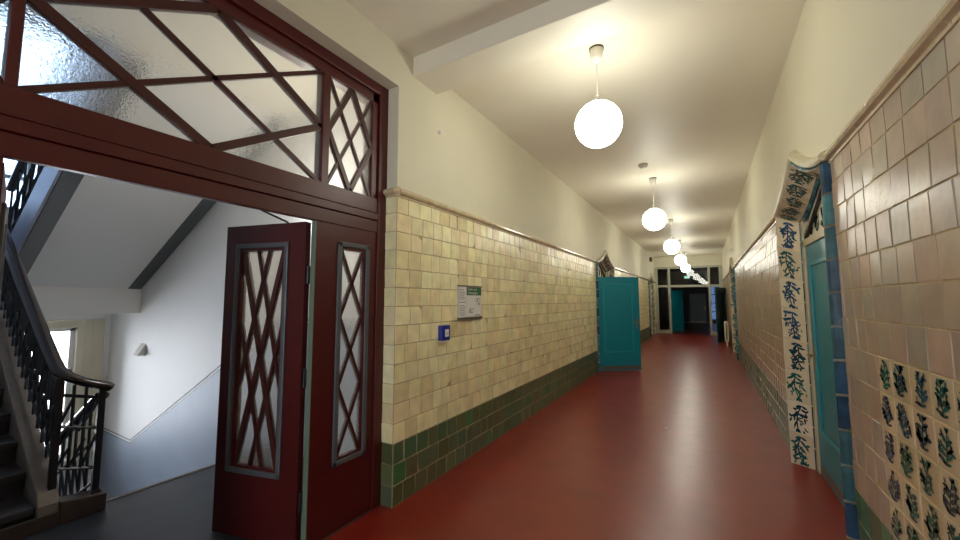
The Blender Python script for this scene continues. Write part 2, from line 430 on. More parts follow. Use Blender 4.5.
# ------------------------------------------------------------------ tiled ogee door surrounds
def surround(c, hw, mp, label, seed, tymp=True):
    rng = random.Random(seed)
    root = thing('door_surround', label, 'door surround', mp(c, 0, 0), group='tiled ogee door surrounds')
    def P(s, v, d): return mp(c + s, v, d)
    A0 = ogee(hw + .03, 2.40, 2.70)        # outer edge, on the wall
    A1 = ogee(hw, 2.385, 2.665)            # front arris, standing proud of the wall
    B1 = ogee(hw - .10, 2.30, 2.545)       # inner edge of the splay
    B2 = ogee(hw - .125, 2.28, 2.52)
    # blue glazed bullnose: from wall out to the arris, cut in tiles
    b = MB()
    blues = [srgb(*q) for q in ((52, 104, 122), (40, 80, 100), (66, 116, 126), (54, 96, 106), (38, 72, 98), (74, 124, 130))]
    def dense(pl, step=.155):
        """resample polyline pairs so that straight jambs are cut in tiles"""
        out = [pl[0]]
        for p, q in zip(pl[:-1], pl[1:]):
            n = max(1, round(math.dist(p, q) / step))
            out += [(p[0] + (q[0] - p[0]) * k / n, p[1] + (q[1] - p[1]) * k / n) for k in range(1, n + 1)]
        return out
    d0, d1, d2 = map(lambda k: [], range(3))
    NA = []
    for (i, (p, q)) in enumerate(zip(A1[:-1], A1[1:])):
        n = max(1, round(math.dist(p, q) / .2))
        NA += [(i, k / n, (k + 1) / n) for k in range(n)]
    def at(pl, i, t): return (pl[i][0] + (pl[i + 1][0] - pl[i][0]) * t, pl[i][1] + (pl[i + 1][1] - pl[i][1]) * t)
    for (i, t0, t1) in NA:
        e = .006
        col = jit(rng.choice(blues), .12)
        prof = []
        for (w, d) in ((0, 0), (.0, .02), (.25, .038), (.6, .048), (1, .05)):
            row = []
            for t in (t0 + e, t1 - e):
                a, q = at(A0, i, t), at(A1, i, t)
                row.append(P(a[0] + (q[0] - a[0]) * w, a[1] + (q[1] - a[1]) * w, d))
            prof.append(row)
        for r0, r1 in zip(prof[:-1], prof[1:]): b.poly([r0[0], r0[1], r1[1], r1[0]], 0, col, True)
    b.build('glazed_edge', M['blueglaze'], root)
    # splayed jamb of cream tiles with painted plants
    b = MB()
    D0, D1 = .05, -.112
    for i, (p, q) in enumerate(zip(A1[:-1], A1[1:])):
        L = math.dist(p, q); n = max(1, round(L / .30)) if i in (0, 1, len(A1) - 3, len(A1) - 2) else 1
        for k in range(n):
            t0, t1 = k / n, (k + 1) / n
            g = .004
            def uv(u, v, lift=0, i=i, t0=t0, t1=t1):
                t = t0 + (t1 - t0) * v; a, r = at(A1, i, t), at(B1, i, t)
                return P(a[0] + (r[0] - a[0]) * u - (0.0012 * lift if p[0] > 0 else -.0012 * lift), a[1] + (r[1] - a[1]) * u - .0006 * lift, D0 + (D1 - D0) * u + .0012 * lift)
            base = jit(rng.choice([srgb(214, 200, 170), srgb(206, 190, 162), srgb(218, 206, 182)]), .05)
            b.poly([uv(0, g), uv(1, g), uv(1, 1 - g), uv(0, 1 - g)], 0, base)
            H = L / n; W = math.dist(p, q) and .18
            if i in (0, 1, len(A1) - 3, len(A1) - 2):
                cc = rng.choice(LEAFC)
                for k3 in range(2):
                    for pl in motif(rng, 1.0, 1.0, .62):
                        if k3 == 0 or rng.random() < .4: b.poly([uv(u if k3 == 0 else .25 + .7 * u, v if k3 == 0 else .3 + .68 * v, 1 + .3 * k3) for u, v in pl], 1, jit(cc, .3))
    # larger branches running over the ogee head
    for half in (0, 1):
        idx = list(range(2, 16)) if half == 0 else list(range(16, 30))
        def au(u, v):
            t = v * len(idx); k = min(int(t), len(idx) - 1); t -= k
            a, r = at(A1, idx[k], t), at(B1, idx[k], t)
            return P(a[0] + (r[0] - a[0]) * u, a[1] + (r[1] - a[1]) * u - .0022, D0 + (D1 - D0) * u + .0004)
        for k2 in range(5):
            for pl in motif(rng, 1.0, 1.0, .7) + motif(rng, 1.0, 1.0, .7)[14:]:
                b.poly([au(u, .2 * k2 + .2 * v) for u, v in pl], 1, jit(rng.choice([srgb(88, 100, 84), srgb(56, 100, 96), srgb(48, 88, 100), srgb(104, 92, 74)]), .2))
    b.build('splayed_jamb', [M['leafground'], M['leaf']], root, fix=False)
    # inner blue strip between the splay and the frame
    b = MB()
    for (i, t0, t1) in NA:
        e = .006; q = [at(B1, i, t0 + e), at(B1, i, t1 - e), at(B2, i, t1 - e), at(B2, i, t0 + e)]
        col = jit(rng.choice(blues), .15)
        b.poly([P(q[0][0], q[0][1], D1), P(q[1][0], q[1][1], D1), P(q[2][0], q[2][1], D1 - .02), P(q[3][0], q[3][1], D1 - .02)], 0, col)
    b.build('inner_strip', M['blueglaze'], root)
    # hood moulding over the ogee
    b = MB()
    o0 = [p for p in ogee(hw + .045, 2.40, 2.70, 22) if p[1] > 2.39]
    cross = [(0, 0), (0, .05), (.012, .066), (.03, .08), (.04, .095), (.05, .098)]
    rings = []
    for i, (s, z) in enumerate(o0):
        a, q = o0[max(i - 1, 0)], o0[min(i + 1, len(o0) - 1)]
        t = Vector((q[0] - a[0], q[1] - a[1])).normalized(); nrm = Vector((-t.y, t.x))
        if nrm.y < 0: nrm = -nrm
        if abs(s) < 1e-6: nrm = Vector((0, 1.25))
        ring = [(h, d) for h, d in ((0, 0), (0, .046), (.014, .06), (.034, .062), (.05, .05), (.06, .03), (.062, 0))]
        rings.append([P(s + nrm.x * h, z + nrm.y * h, d) for h, d in ring])
    n = len(rings[0])
    b.mesh([p for r in rings for p in r], [(i * n + k, i * n + (k + 1) % n, (i + 1) * n + (k + 1) % n, (i + 1) * n + k) for i in range(len(rings) - 1) for k in range(n)], 0, smooth=False)
    b.poly(rings[0]); b.poly(rings[-1])
    b.build('hood_moulding', M['hood'], root)
    # door frame and tympanum
    b = MB(); f = hw - .125
    for s0, s1 in ((-f - .02, -f + .055), (f - .055, f + .02)):
        q = [(s0, 0), (s1, 0), (s1, 2.3), (s0, 2.3)]
        b.prism([P(u, v, -.12) for u, v in q], [P(u, v, -.19) for u, v in q])
    q = [(-f, 2.05), (f, 2.05), (f, 2.115), (-f, 2.115)]
    b.prism([P(u, v, -.12) for u, v in q], [P(u, v, -.19) for u, v in q])
    b.build('door_frame', M['sand'], root, bevel=.005)
    b = MB()
    ty = [p for p in ogee(hw - .10, 2.30, 2.545) if p[1] > 2.2]
    q = [(-(hw - .10), 2.1)] + ty + [(hw - .10, 2.1)]
    b.prism([P(u, v, -.16) for u, v in q], [P(u, v, -.19) for u, v in q])
    for sgn in (-1, 1):
        for k in range(3):
            for pl in motif(rng, .42, .2):
                pp = [P(sgn * (.05 + .2 * k + pl_u * .45), 2.13 + pl_v * (.95 if k == 0 else .8), -.1585) for pl_u, pl_v in pl]
                b.poly(pp, 1, jit(rng.choice(LEAFC), .2))
    b.build('tympanum', [M['sand'], M['leaf']], root, fix=False)
    b = MB()
    for sgn in (-1, 1): b.bar(lambda u, v, d: P(u, v, d), (sgn * f, 2.12), (0, 2.46), .035, -.13, -.165)
    b.build('gable_moulding', M['curb'], root)
    return root
def plain_map(mp): return mp
surround(*PORT_R[0], Rmap, 'blue edged leaf tile door surround nearest the camera on the right wall', 11)
surround(*PORT_R[1], Rmap, 'green edged leaf tile door surround near the white radiator on the right wall', 12)
surround(*PORT_L[0], Lmap, 'ogee topped tile door surround behind the open teal door', 13)
surround(*PORT_L[1], Lmap, 'tile door surround at the far end of the left wall beside the glazed partition', 14)

# ------------------------------------------------------------------ teal panelled doors (hinge at local origin, leaf along +x, thickness along y)
def panel_door(label, loc, rz, W, H=2.04, handle_side=-1, m='teal', me='tealedge', group=None):
    root = thing('panel_door', label, 'door', loc, rz, group)
    b = MB(); t = .042
    b.box(0, W, -t / 2, t / 2, .012, H)
    b.build('leaf', M[m], root, local=True, bevel=.003)
    for sd in (-1, 1):
        b = MB()
        for (z0, z1) in ((.42, H - .17),):
            x0, x1 = .11, W - .17
            mp = lambda u, v, d, sd=sd: (u, sd * (t / 2 + d), v)
            for p, q in (((x0, z0), (x1, z0)), ((x0, z1), (x1, z1)), ((x0, z0), (x0, z1)), ((x1, z0), (x1, z1))):
                b.bar(mp, p, q, .032, -.001, .012)
        b.build('panel_moulding', M[me], root, local=True, bevel=.005)
        b = MB(); mp = lambda u, v, d, sd=sd: (u, sd * (t / 2 + d), v)
        b.bar(mp, (.01, .075), (W - .01, .075), .07, -.001, .002)
        b.build('kick_plate', M['alu'], root, local=True)
        b = MB(); hx = W - .075
        b.bar(mp, (hx, .93), (hx, 1.15), .04, 0, .005)
        b.tube([(hx, sd * t / 2, 1.06), (hx, sd * (t / 2 + .05), 1.06)], .009, 10)
        b.tube([(hx, sd * (t / 2 + .05), 1.06), (hx - .06, sd * (t / 2 + .054), 1.062), (hx - .12, sd * (t / 2 + .05), 1.058)], .009, 10)
        b.build('handle', M['brass'], root, local=True)
    return root
panel_door('teal panelled door standing open into the corridor from the left wall', (-2.06, 8.70, 0), .66, .95, H=2.08)
# closed door of the near right surround, leaf in the plane of the wall
panel_door('closed teal door inside the blue edged surround on the right', (XR + .15, 3.925 - .655, 0), PI / 2, 1.31)
panel_door('closed teal door in the surround by the white radiator', (XR + .15, 13.0 - .67, 0), PI / 2, 1.34)
panel_door('teal door inside the far left tile surround', (XL - .15, 18.55 - .69, 0), PI / 2, 1.38)
panel_door('dark green door leaf swung out from the right wall behind the radiator', (.655, 17.45, 0), PI + 1.2, .92, m='darkgreen', me='darkgreen')

# ------------------------------------------------------------------ painted tile panel low on the right wall
root = thing('painted_tile_panel', 'panel of cream tiles painted with dark green plants low on the right wall', 'tile panel', Rmap(PANEL[1], PANEL[2], 0))
rng = random.Random(5)
us = [2.525]
for w in (.160, .172, .165, .152, .155, .16): us.append(us[-1] - w)
for r in range(5):
    for k in range(6):
        u1, u0 = us[k], us[k + 1]; z0 = GR + r * .161; z1 = z0 + .161
        b = MB(); tile(b, Rmap, u0, u1, z0, z1, jit(rng.choice([srgb(206, 184, 148), srgb(200, 180, 140), srgb(212, 192, 156)]), .05), tilt=.0006, gap=.004)
        cc = rng.choice(LEAFD); w, h = u1 - u0, z1 - z0
        for pl in motif(rng, w * .84, h * .92):
            # u grows away from the viewer, so mirror to paint left to right
            b.poly([Rmap(u1 - w * .08 - a, z0 + h * .04 + v, .0092) for a, v in pl], 1, jit(cc, .35))
        b.build('painted_tile', [M['leafground'], M['leaf']], root)

# ------------------------------------------------------------------ red timber door frame with lattice transom
def XFmap(u, v, d): return (-2.2 + d, u, v)          # d towards the corridor
fr = thing('entrance_frame', 'dark red wooden frame with lattice glass transom between corridor and stairwell', 'door frame', (-2.25, .965, 0))
def fbox(mb, u0, u1, v0, v1, d0, d1): mb.box(-2.2 + d0, -2.2 + d1, u0, u1, v0, v1)
for u0, u1, i0, i1 in ((2.15, OY1, 2.09, 2.15), (OY0, -.22, -.22, -.16)):
    b = MB(); fbox(b, u0, u1, 0, OZ, -.12, 0)
    fbox(b, i0, i1, 0, OZ - .08, -.12, -.022)
    b.build('jamb', M['red'], fr, bevel=.004)
b = MB(); fbox(b, -.22, 2.15, 3.215, OZ, -.12, 0); fbox(b, -.22, 2.15, 3.14, 3.215, -.12, -.022)
b.build('head', M['red'], fr, bevel=.004)
b = MB()
fbox(b, -.22, 2.15, 2.24, 2.357, -.12, -.012); fbox(b, -.22, 2.15, 2.18, 2.235, -.12, .0); fbox(b, -.22, 2.15, 2.084, 2.176, -.05, -.008)
fbox(b, -.22, 2.15, 2.14, 2.34, -.12, -.03)
b.build('transom_rail', M['red'], fr, bevel=.004)
for u0, u1 in ((1.635, 1.692), (.272, .306)):
    b = MB(); fbox(b, u0, u1, 2.35, 3.15, -.1, -.016); b.build('mullion', M['red'], fr, bevel=.004)
fields = [(.306, 1.635, .044, .026), (1.692, 2.09, .034, .018), (-.16, .272, .034, .018)]
for (u0, u1, wt, wn) in fields:
    b = MB(); z0, z1 = 2.355, 3.142; uc, zc = (u0 + u1) / 2, (z0 + z1) / 2
    for p, q in (((uc, z0), (u0, zc)), ((uc, z0), (u1, zc)), ((uc, z1), (u0, zc)), ((uc, z1), (u1, zc))): b.bar(XFmap, p, q, wt, -.062, -.024)
    for p, q in (((u0, z0), (u1, z1)), ((u0, z1), (u1, z0))): b.bar(XFmap, p, q, wn, -.06, -.03)
    b.build('transom_lattice', M['redbar'], fr)
    b = MB(); fbox(b, u0, u1, z0, z1, -.049, -.043)
    b.build('transom_glass', M['tglass'], fr)
def glazed_panel(mp, u0, u1, z0, z1, mu0, mu1, mz0, mz1, gu0, gu1, gz0, gz1, parent, local, lat, th=.045):
    """flat panel u0..u1 x z0..z1 with a glazed opening; returns nothing, links parts"""
    b = MB()
    def B(a, c, e, f, d0=-th, d1=0): b.prism([mp(u, v, d0) for u, v in ((a, e), (c, e), (c, f), (a, f))], [mp(u, v, d1) for u, v in ((a, e), (c, e), (c, f), (a, f))])
    B(u0, gu0, z0, z1); B(gu1, u1, z0, z1); B(gu0, gu1, z0, gz0); B(gu0, gu1, gz1, z1)
    body = b.build('leaf', M['red'], parent, local=local)
    for sd in (0, 1):
        b = MB(); d0, d1 = (-.004, .014) if sd == 0 else (-th - .014, -th + .004)
        s0, s1 = mu0, mu1; w = .034
        for p, q in (((s0, mz0 + w / 2), (s1, mz0 + w / 2)), ((s0, mz1 - w / 2), (s1, mz1 - w / 2)), ((s0 + w / 2, mz0), (s0 + w / 2, mz1)), ((s1 - w / 2, mz0), (s1 - w / 2, mz1))): b.bar(mp, p, q, w, d0, d1)
        b.build('glazing_moulding', M['grey'], parent, local=local, bevel=.006)
    b = MB()
    for p, q, w in lat: b.bar(mp, p, q, w, -th + .006, -.008)
    b.build('lattice', M['redbar'], parent, local=local)
    b = MB(); q = [(gu0, gz0), (gu1, gz0), (gu1, gz1), (gu0, gz1)]
    b.prism([mp(u, v, -th / 2 - .003) for u, v in q], [mp(u, v, -th / 2 + .003) for u, v in q])
    b.build('glass', M['tglass'], parent, local=local)
    return body
def xs(g0, g1, z0, z1, n, w):
    L = []
    for k in range(n):
        a, c = z0 + (z1 - z0) * k / n, z0 + (z1 - z0) * (k + 1) / n
        L += [((g0, a), (g1, c), w), ((g1, a), (g0, c), w)]
    return L
for (e0, e1) in ((1.612, 2.15), (-.22, .318 - .03)):
    sp = thing('side_panel', None, None); sp.name = 'side_panel'; sp.parent = fr; sp.location = (0, 0, 0)
    for k in ('kind',):
        if k in sp: del sp[k]
    sp.parent = fr; o = origin(fr)
    c = (e0 + e1) / 2 + (.05 if e0 > 1 else -.05)
    def spm(u, v, d): return (-2.215 + d, u, v)
    glazed_panel(spm, e0, e1, .004, 2.1, c - .145, c + .145, .43, 1.97, c - .10, c + .10, .475, 1.915, sp, False, xs(c - .10, c + .10, .475, 1.915, 3, .02))
    if e0 > 1:
        b = MB(); b.box(-2.258, -2.2155, e0 - .006, e0, .004, 2.1); b.build('green_edge', M['palegreen'], sp)
        tag(sp.children[-1], 'pale green painted edge')
        for z in (.28, 1.05, 1.72):
            b = MB(); b.tube([(-2.265, e0 - .016, z - .06), (-2.265, e0 - .016, z + .06)], .012, 10); b.build('hinge', M['iron'], sp)
b = MB(); b.box(-2.36, -2.2, OY0, OY1, -.03, .004); b.build('threshold', M['curb'], fr)

def red_leaf(label, loc, rz, W, mirror, group):
    root = thing('glazed_door_leaf', label, 'door', loc, rz, group)
    def mp(u, v, d): return (u, d if not mirror else -d, v)
    g0, g1, z0, z1 = .18, .53, .46, 1.895
    w = g1 - g0; h = z1 - z0
    lat = [((g0, z1), (g1, z0), .034), ((g1, z1), (g0, z0), .034)]
    k = .36
    lat += [((g0 + k * w, z1), (g1, z0 + k * h), .02), ((g1 - k * w, z1), (g0, z0 + k * h), .02), ((g0, z1 - k * h), (g1 - k * w, z0), .02), ((g1, z1 - k * h), (g0 + k * w, z0), .02)]
    glazed_panel(mp, 0.0, W, .008, 2.076, .13, .582, .41, 1.945, g0, g1, z0, z1, root, True, lat)
    if not mirror:
        R = Matrix.Rotation(-rz, 3, 'Z'); e = R @ (Vector((-2.30, 1.29, 2.10)) - Vector(loc)); p0 = Vector((.17, -.02, 2.085))
        b = MB(); b.tube([p0, p0.lerp(e, .5), e], .007, 8); b.build('closer_arm', M['iron'], root, local=True)
    return root
a = math.atan2(1.408 - 1.572, -2.93 + 2.268)
red_leaf('dark red door leaf with diamond lattice glass standing open to the stairwell', (-2.268, 1.572, 0), a, .68, False, None)
red_leaf('dark red door leaf folded open at the left edge beside the stair railing', (-2.28, .30, 0), PI - .155, .66, True, None)

# ------------------------------------------------------------------ stairwell
SW0, SW1 = -1.35, 2.5          # y range
XF_, XA = -8.9, -4.06           # far wall, landing edge
b = MB(); b.box(XF_ - .15, XS, SW1, SW1 + .15, -2.3, 7.2)
struct('wall_stairwell_right', b, M['stairwall'], 'white painted right wall of the stairwell', 'wall')
b = MB(); b.box(XF_ - .15, XS, SW0 - .15, SW0, -2.3, 7.2)
struct('wall_stairwell_left', b, M['stairwall'], 'white painted left wall of the stairwell', 'wall')
WY0, WY1, WZ0, WZ1 = -.2, 2.08, -.95, 1.12
UY0, UY1, UZ0, UZ1 = -.5, 2.1, 2.9, 5.9
b = MB()
b.box(XF_ - .15, XF_, SW0, WY0, -2.3, UZ0); b.box(XF_ - .15, XF_, WY1, SW1, -2.3, UZ0)
b.box(XF_ - .15, XF_, WY0, WY1, -2.3, WZ0); b.box(XF_ - .15, XF_, WY0, WY1, WZ1, UZ0)
b.box(XF_ - .15, XF_, SW0, UY0, UZ0, 7.2); b.box(XF_ - .15, XF_, UY1, SW1, UZ0, 7.2); b.box(XF_ - .15, XF_, UY0, UY1, UZ1, 7.2)
struct('wall_stairwell_far', b, M['stairwall'], 'far stairwell wall holding the two windows', 'wall')
b = MB(); b.box(XF_ - .15, XS + .1, SW0 - .15, SW1 + .15, 7.2, 7.35)
struct('ceiling_stairwell', b, M['stairwall'], 'white ceiling over the stairwell', 'ceiling')
b = MB(); b.box(XS - .02, XS + .1, SW0 - .15, SW1 + .15, ZC, 7.2); b.box(XS, XS + .1, SW1, SW1 + .2, 0, ZC)
struct('wall_stairwell_near', b, M['stairwall'], 'wall above the stair landing', 'wall')
b = MB(); b.box(XA, XS, SW0, SW1, ZC, 3.9)
struct('ceiling_landing', b, M['ceiling'], 'cream ceiling over the stair landing', 'ceiling')
b = MB(); b.box(XA, -2.2, SW0 - .1, SW1 + .1, -.2, 0); b.box(XF_, XS, SW0, SW1, -2.45, -2.3)
b.box(XA, XS, SW0, SW1, -2.3, -.2)
struct('floor_landing', b, M['landing'], 'dark grey stone floor of the stair landing', 'floor')
b = MB(); b.box(XF_, -7.76, SW0, SW1, -2.3, -1.95)
struct('floor_lower_landing', b, M['bouncefloor'], 'stone half landing below by the window', 'floor')
b = MB(); b.box(XF_, -7.30, SW0, 1.0, 1.70, 1.95); b.box(XF_, -7.74, 1.0, SW1, 1.70, 1.95); b.box(-7.92, -7.72, .98, SW1, 1.36, 1.70)
struct('landing_slab', b, M['stairwall'], 'white half landing slab and beam above the lower window', 'landing')
# dado on the right stair wall, following the descending flight
b = MB(); yd = SW1
dl = [(XS, 1.31), (XA, 1.31), (-7.76, -.64), (XF_, -.64)]
q = [(x, z) for x, z in dl] + [(XF_, -2.3), (XS, -2.3)]
b.prism([(x, yd, z) for x, z in q], [(x, yd - .004, z) for x, z in q])
struct('trim_3', b, M['dado'], 'blue grey dado painted on the right stair wall', 'trim')
b = MB()
for off in (0, .045):
    for p, r in zip(dl[:-1], dl[1:]): b.bar(lambda u, v, d: (u, yd - d, v), (p[0], p[1] + off), (r[0], r[1] + off), .013, 0, .006)
struct('trim_4', b, M['dline'], 'double dark line along the dado of the stair wall', 'trim')
b = MB(); b.box(XA - .03, XA + .004, 1.16, SW1, -.05, .006)
struct('trim_5', b, M['stringc'], 'pale stone nosing along the landing edge', 'trim')
b = MB()
for z0, z1 in ((3.0, 3.1),): b.box(XS - .001, XS, SW0, SW1, z0, z1)
# windows
def stair_window(n, y0, y1, z0, z1, nv, nh, label):
    b = MB(); x0, x1 = XF_ - .11, XF_ - .05
    for k in range(nv + 1):
        y = y0 + (y1 - y0 - .06) * k / nv; b.box(x0, x1, y, y + .06, z0, z1)
    for k in range(nh + 1):
        z = z0 + (z1 - z0 - .06) * k / nh; b.box(x0, x1, y0, y1, z, z + .06)
    w = struct('window_%d' % n, b, M['white'], label, 'window', bevel=.006)
    b = MB(); b.box(XF_ - .083, XF_ - .077, y0, y1, z0, z1); b.build('window_pane', M['glass' if n == 2 else 'skyglass'], w)
    b = MB()
    for (a, c, d) in ((y1, y1 + .10, .05), (y1 + .10, y1 + .2, .025), (y1 + .2, y1 + .34, .012), (y0 - .12, y0, .05)):
        b.box(XF_, XF_ + d, a, min(c, SW1 - .006), z0 - .1, z1 + (.12 if n == 2 else .1))
    b.box(XF_, XF_ + .05, y0, y1, z1, z1 + .12)
    b.build('window_casing', M['cream'], w, bevel=.008)
    b = MB(); b.box(XF_, XF_ + .16, y0 - .1, y1 + .1, z0 - .06, z0); b.build('window_sill', M['white'], w, bevel=.008)
stair_window(2, WY0, WY1, WZ0, WZ1, 4, 3, 'white framed lower stair window seen through the railing')
stair_window(3, UY0, UY1, UZ0, UZ1, 4, 6, 'tall upper stair window glowing through the transom glass')

# flights
def flight_steps(x0, z0, y0, y1, n, tread, rise, dirx, name_parent):
    for k in range(n):
        b = MB(); xa = x0 + dirx * tread * k; xb = xa + dirx * (tread + .02)
        zt = z0 + rise * (k + 1); xn = xa - dirx * .025
        b.box(min(xn, xb), max(xn, xb), y0, y1, zt - .05, zt)
        b.box(min(xa, xb), max(xa, xb), y0, y1, zt - rise - .12, zt - .05)
        b.build('step', M['tread'], name_parent, bevel=.006)
st = thing('staircase', 'dark stone stair flight rising at the left behind the iron railing', 'stairs', (-3.98, .1, 0))
TR, RI, X1 = .297, .1625, -3.985
flight_steps(X1, 0, SW0 + .01, .80, 11, TR, RI, -1, st)
def z1_at(x): return RI + (X1 - x) * RI / TR
b = MB()
q = [(-3.93, .0), (-3.93, .16), (-3.98, .235), (-7.25, z1_at(-7.25) + .10), (-7.25, z1_at(-7.25) - .25), (-4.35, .0)]
b.prism([(x, .80, z) for x, z in q], [(x, .905, z) for x, z in q])
b.build('stair_string', M['stringc'], st, bevel=.01)
b = MB()
q = [(.905, 0), (1.147, 0), (1.147, .125), (1.10, .13), (1.0, .14), (.905, .16)]
b.prism([(-3.915, u, v) for u, v in q], [(-4.06, u, v) for u, v in q])
b.box(-3.93, -3.9155, SW0 + .01, .905, 0, .10)
b.build('curb', M['curb'], st, bevel=.012)

st2 = thing('staircase', 'upper stair flight with pale soffit and grey edge strips overhead', 'stairs', (-7.8, 1.8, 1.7))
def zs(x): return 2.845 + .5 * (x + 5.55)
b = MB(); q = [(-7.76, zs(-7.76)), (XA, zs(XA)), (XA, zs(XA) + .30), (-7.76, zs(-7.76) + .30)]
b.prism([(x, 1.1, z) for x, z in q], [(x, SW1 - .002, z) for x, z in q]); b.build('soffit', M['stairwall'], st2)
for (y0, y1) in ((1.098, 1.25), (SW1 - .16, SW1 - .004)):
    b = MB(); q2 = [(-7.76, zs(-7.76) - .012), (XA, zs(XA) - .012), (XA, zs(XA)), (-7.76, zs(-7.76))]
    b.prism([(x, y0, z) for x, z in q2], [(x, y1, z) for x, z in q2]); b.build('edge_strip', M['strip'], st2)
b = MB(); q3 = [(-7.76, zs(-7.76)), (XA, zs(XA)), (XA, zs(XA) + .42), (-7.76, zs(-7.76) + .42)]
b.prism([(x, 1.07, z) for x, z in q3], [(x, 1.097, z) for x, z in q3]); b.build('stair_string', M['fascia'], st2)
for k in range(11):
    xa = -7.6 + .31 * k; b = MB(); zt = zs(xa) + .36
    b.box(xa, xa + .33, 1.1, SW1 - .002, zt - .15, zt); b.build('step', M['tread'], st2)
st3 = thing('staircase', 'stone stair flight going down beyond the landing edge', 'stairs', (XA, 1.8, 0))
for k in range(11):
    xa = XA - .31 * k; zt = -RI * (k + 1); b = MB()
    b.box(xa - .33, xa, 1.05, SW1 - .002, zt - .17, zt); b.build('step', M['tread'], st3, bevel=.006)

# railings: posts, handrail, iron bars
def handrail(mb, pts, w=.045, h=.032): mb.tube(pts, w, 14, ry=h)
rl = thing('stair_railing', 'black iron railing with thick dark handrail along the rising stair flight', 'railing', (-3.98, .86, .2))
yr = .868
b = MB()
zr = lambda x: z1_at(x) + .83
pts = [(-7.2, yr, zr(-7.2)), (-5.5, yr, zr(-5.5)), (-4.5, yr, zr(-4.5)), (-4.2, yr + .003, zr(-4.2)), (-4.08, yr + .012, zr(-4.08) - .005), (-4.0, yr + .05, 1.0), (-3.985, yr + .12, .955), (-3.985, yr + .19, .925), (-3.985, yr + .25, .905), (-3.985, yr + .275, .885)]
handrail(b, pts); b.build('handrail', M['rail'], rl)
for (x, y, z0, z1) in ((-4.005, .875, .17, 1.0), (-3.985, 1.095, .12, .89)):
    b = MB(); b.box(x - .02, x + .02, y - .02, y + .02, z0, z1); b.box(x - .028, x + .028, y - .028, y + .028, z0 + .0, z0 + .03)
    b.build('newel_post', M['iron'], rl, bevel=.003)
# short landing section between the two posts
b = MB(); A = Vector((-4.005, .875, 0)); Bp = Vector((-3.985, 1.095, 0))
def sec(t, z): p = A.lerp(Bp, t); return (p.x, p.y, z)
for z in (.33, .62, .84): b.rod(sec(0, z + .04), sec(1, z - .02), .016)
for t in (.33, .62): b.rod(sec(t, .33), sec(t, .94), .014)
for t0, t1, za, zb in ((0, .33, .35, .50), (.33, .66, .35, .54), (.66, 1, .36, .6), (0, .33, .5, .62), (.5, 1, .6, .84), (0, .35, .63, .86)): b.rod(sec(t0, za), sec(t1, zb), .013)
b.build('landing_infill', M['iron'], rl)
# sloping infill
b = MB(); yr = .893
zb = lambda x, o: z1_at(x) + o
for o in (.17, .70): b.rod((-4.03, yr, zb(-4.03, o)), (-7.2, yr, zb(-7.2, o)), .02)
x = -4.12; k = 0
while x > -7.15:
    b.rod((x, yr, zb(x, .06)), (x, yr, zb(x, .82)), .015)
    xn = x - .148
    b.rod((x, yr, zb(x, .17)), (xn, yr, zb(xn, .44)), .013)
    b.rod((xn, yr, zb(xn, .17)), (x, yr, zb(x, .44)), .013)
    if k % 2 == 0:
        b.rod((x, yr, zb(x, .70)), (xn, yr, zb(xn, .44)), .018); b.rod((xn, yr, zb(xn, .70)), (x, yr, zb(x, .44)), .018)
        b.box(x - .10, x - .05, yr - .012, yr + .012, zb(x - .07, .40), zb(x - .07, .50))
    else:
        b.rod((x - .074, yr, zb(x - .074, .44)), (x - .074, yr, zb(x - .074, .70)), .015)
    x = xn; k += 1
b.build('baluster_lattice', M['iron'], rl)

rl2 = thing('stair_railing', 'black iron railing descending from the end post of the landing', 'railing', (-4.0, 1.1, 0))
b = MB(); zd = lambda x: .84 + (x + 3.985) * .524
handrail(b, [(-4.0, 1.1, zd(-4.0)), (-5.5, 1.1, zd(-5.5)), (-7.7, 1.1, zd(-7.7))]); b.build('handrail', M['rail'], rl2)
b = MB()
for o in (-.62, -.3): b.rod((-4.06, 1.1, zd(-4.06) + o), (-7.7, 1.1, zd(-7.7) + o), .018)
x = -4.2
while x > -7.7:
    b.rod((x, 1.1, zd(x) - .86), (x, 1.1, zd(x)), .014); b.rod((x, 1.1, zd(x) - .62), (x - .15, 1.1, zd(x - .15) - .3), .012); x -= .15
b.build('baluster_lattice', M['iron'], rl2)
rl3 = thing('stair_railing', 'black iron railing on the upper flight under the transom', 'railing', (-5.8, 1.085, 3.2))
b = MB(); zu = lambda x: zs(x) + 1.22
handrail(b, [(-7.7, 1.085, zu(-7.7)), (-5.5, 1.085, zu(-5.5)), (XA, 1.085, zu(XA))]); b.build('handrail', M['rail'], rl3)
b = MB()
for o in (-.68, -.4): b.rod((-7.7, 1.085, zu(-7.7) + o), (XA, 1.085, zu(XA) + o), .02)
x = -7.6
while x < XA:
    b.rod((x, 1.085, zu(x) - .82), (x, 1.085, zu(x)), .016); b.rod((x, 1.085, zu(x) - .68), (x + .15, 1.085, zu(x + .15) - .4), .014); x += .30
b.build('baluster_lattice', M['iron'], rl3)
wl = thing('wall_lamp', 'opal globe wall lamp on the stair landing, just hidden behind the red transom rail', 'wall lamp', (-3.2, SW1, 2.56))
b = MB(); b.lathe([(.001, -.03), (.06, -.03), (.065, 0)], 24, c=(-3.2, SW1, 2.44), axis='y'); b.build('wall_plate', M['plasticw'], wl)
b = MB(); b.tube([(-3.2, SW1, 2.44), (-3.2, SW1 - .19, 2.44), (-3.2, SW1 - .22, 2.46), (-3.2, SW1 - .22, 2.49)], .012, 10); b.build('arm', M['steel'], wl)
b = MB(); b.lathe([(max(.001, .11 * math.sin(PI * k / 16)), .11 * math.cos(PI * k / 16)) for k in range(17)], 28, c=(-3.2, SW1 - .22, 2.58)); b.build('globe', M['globe2'], wl)
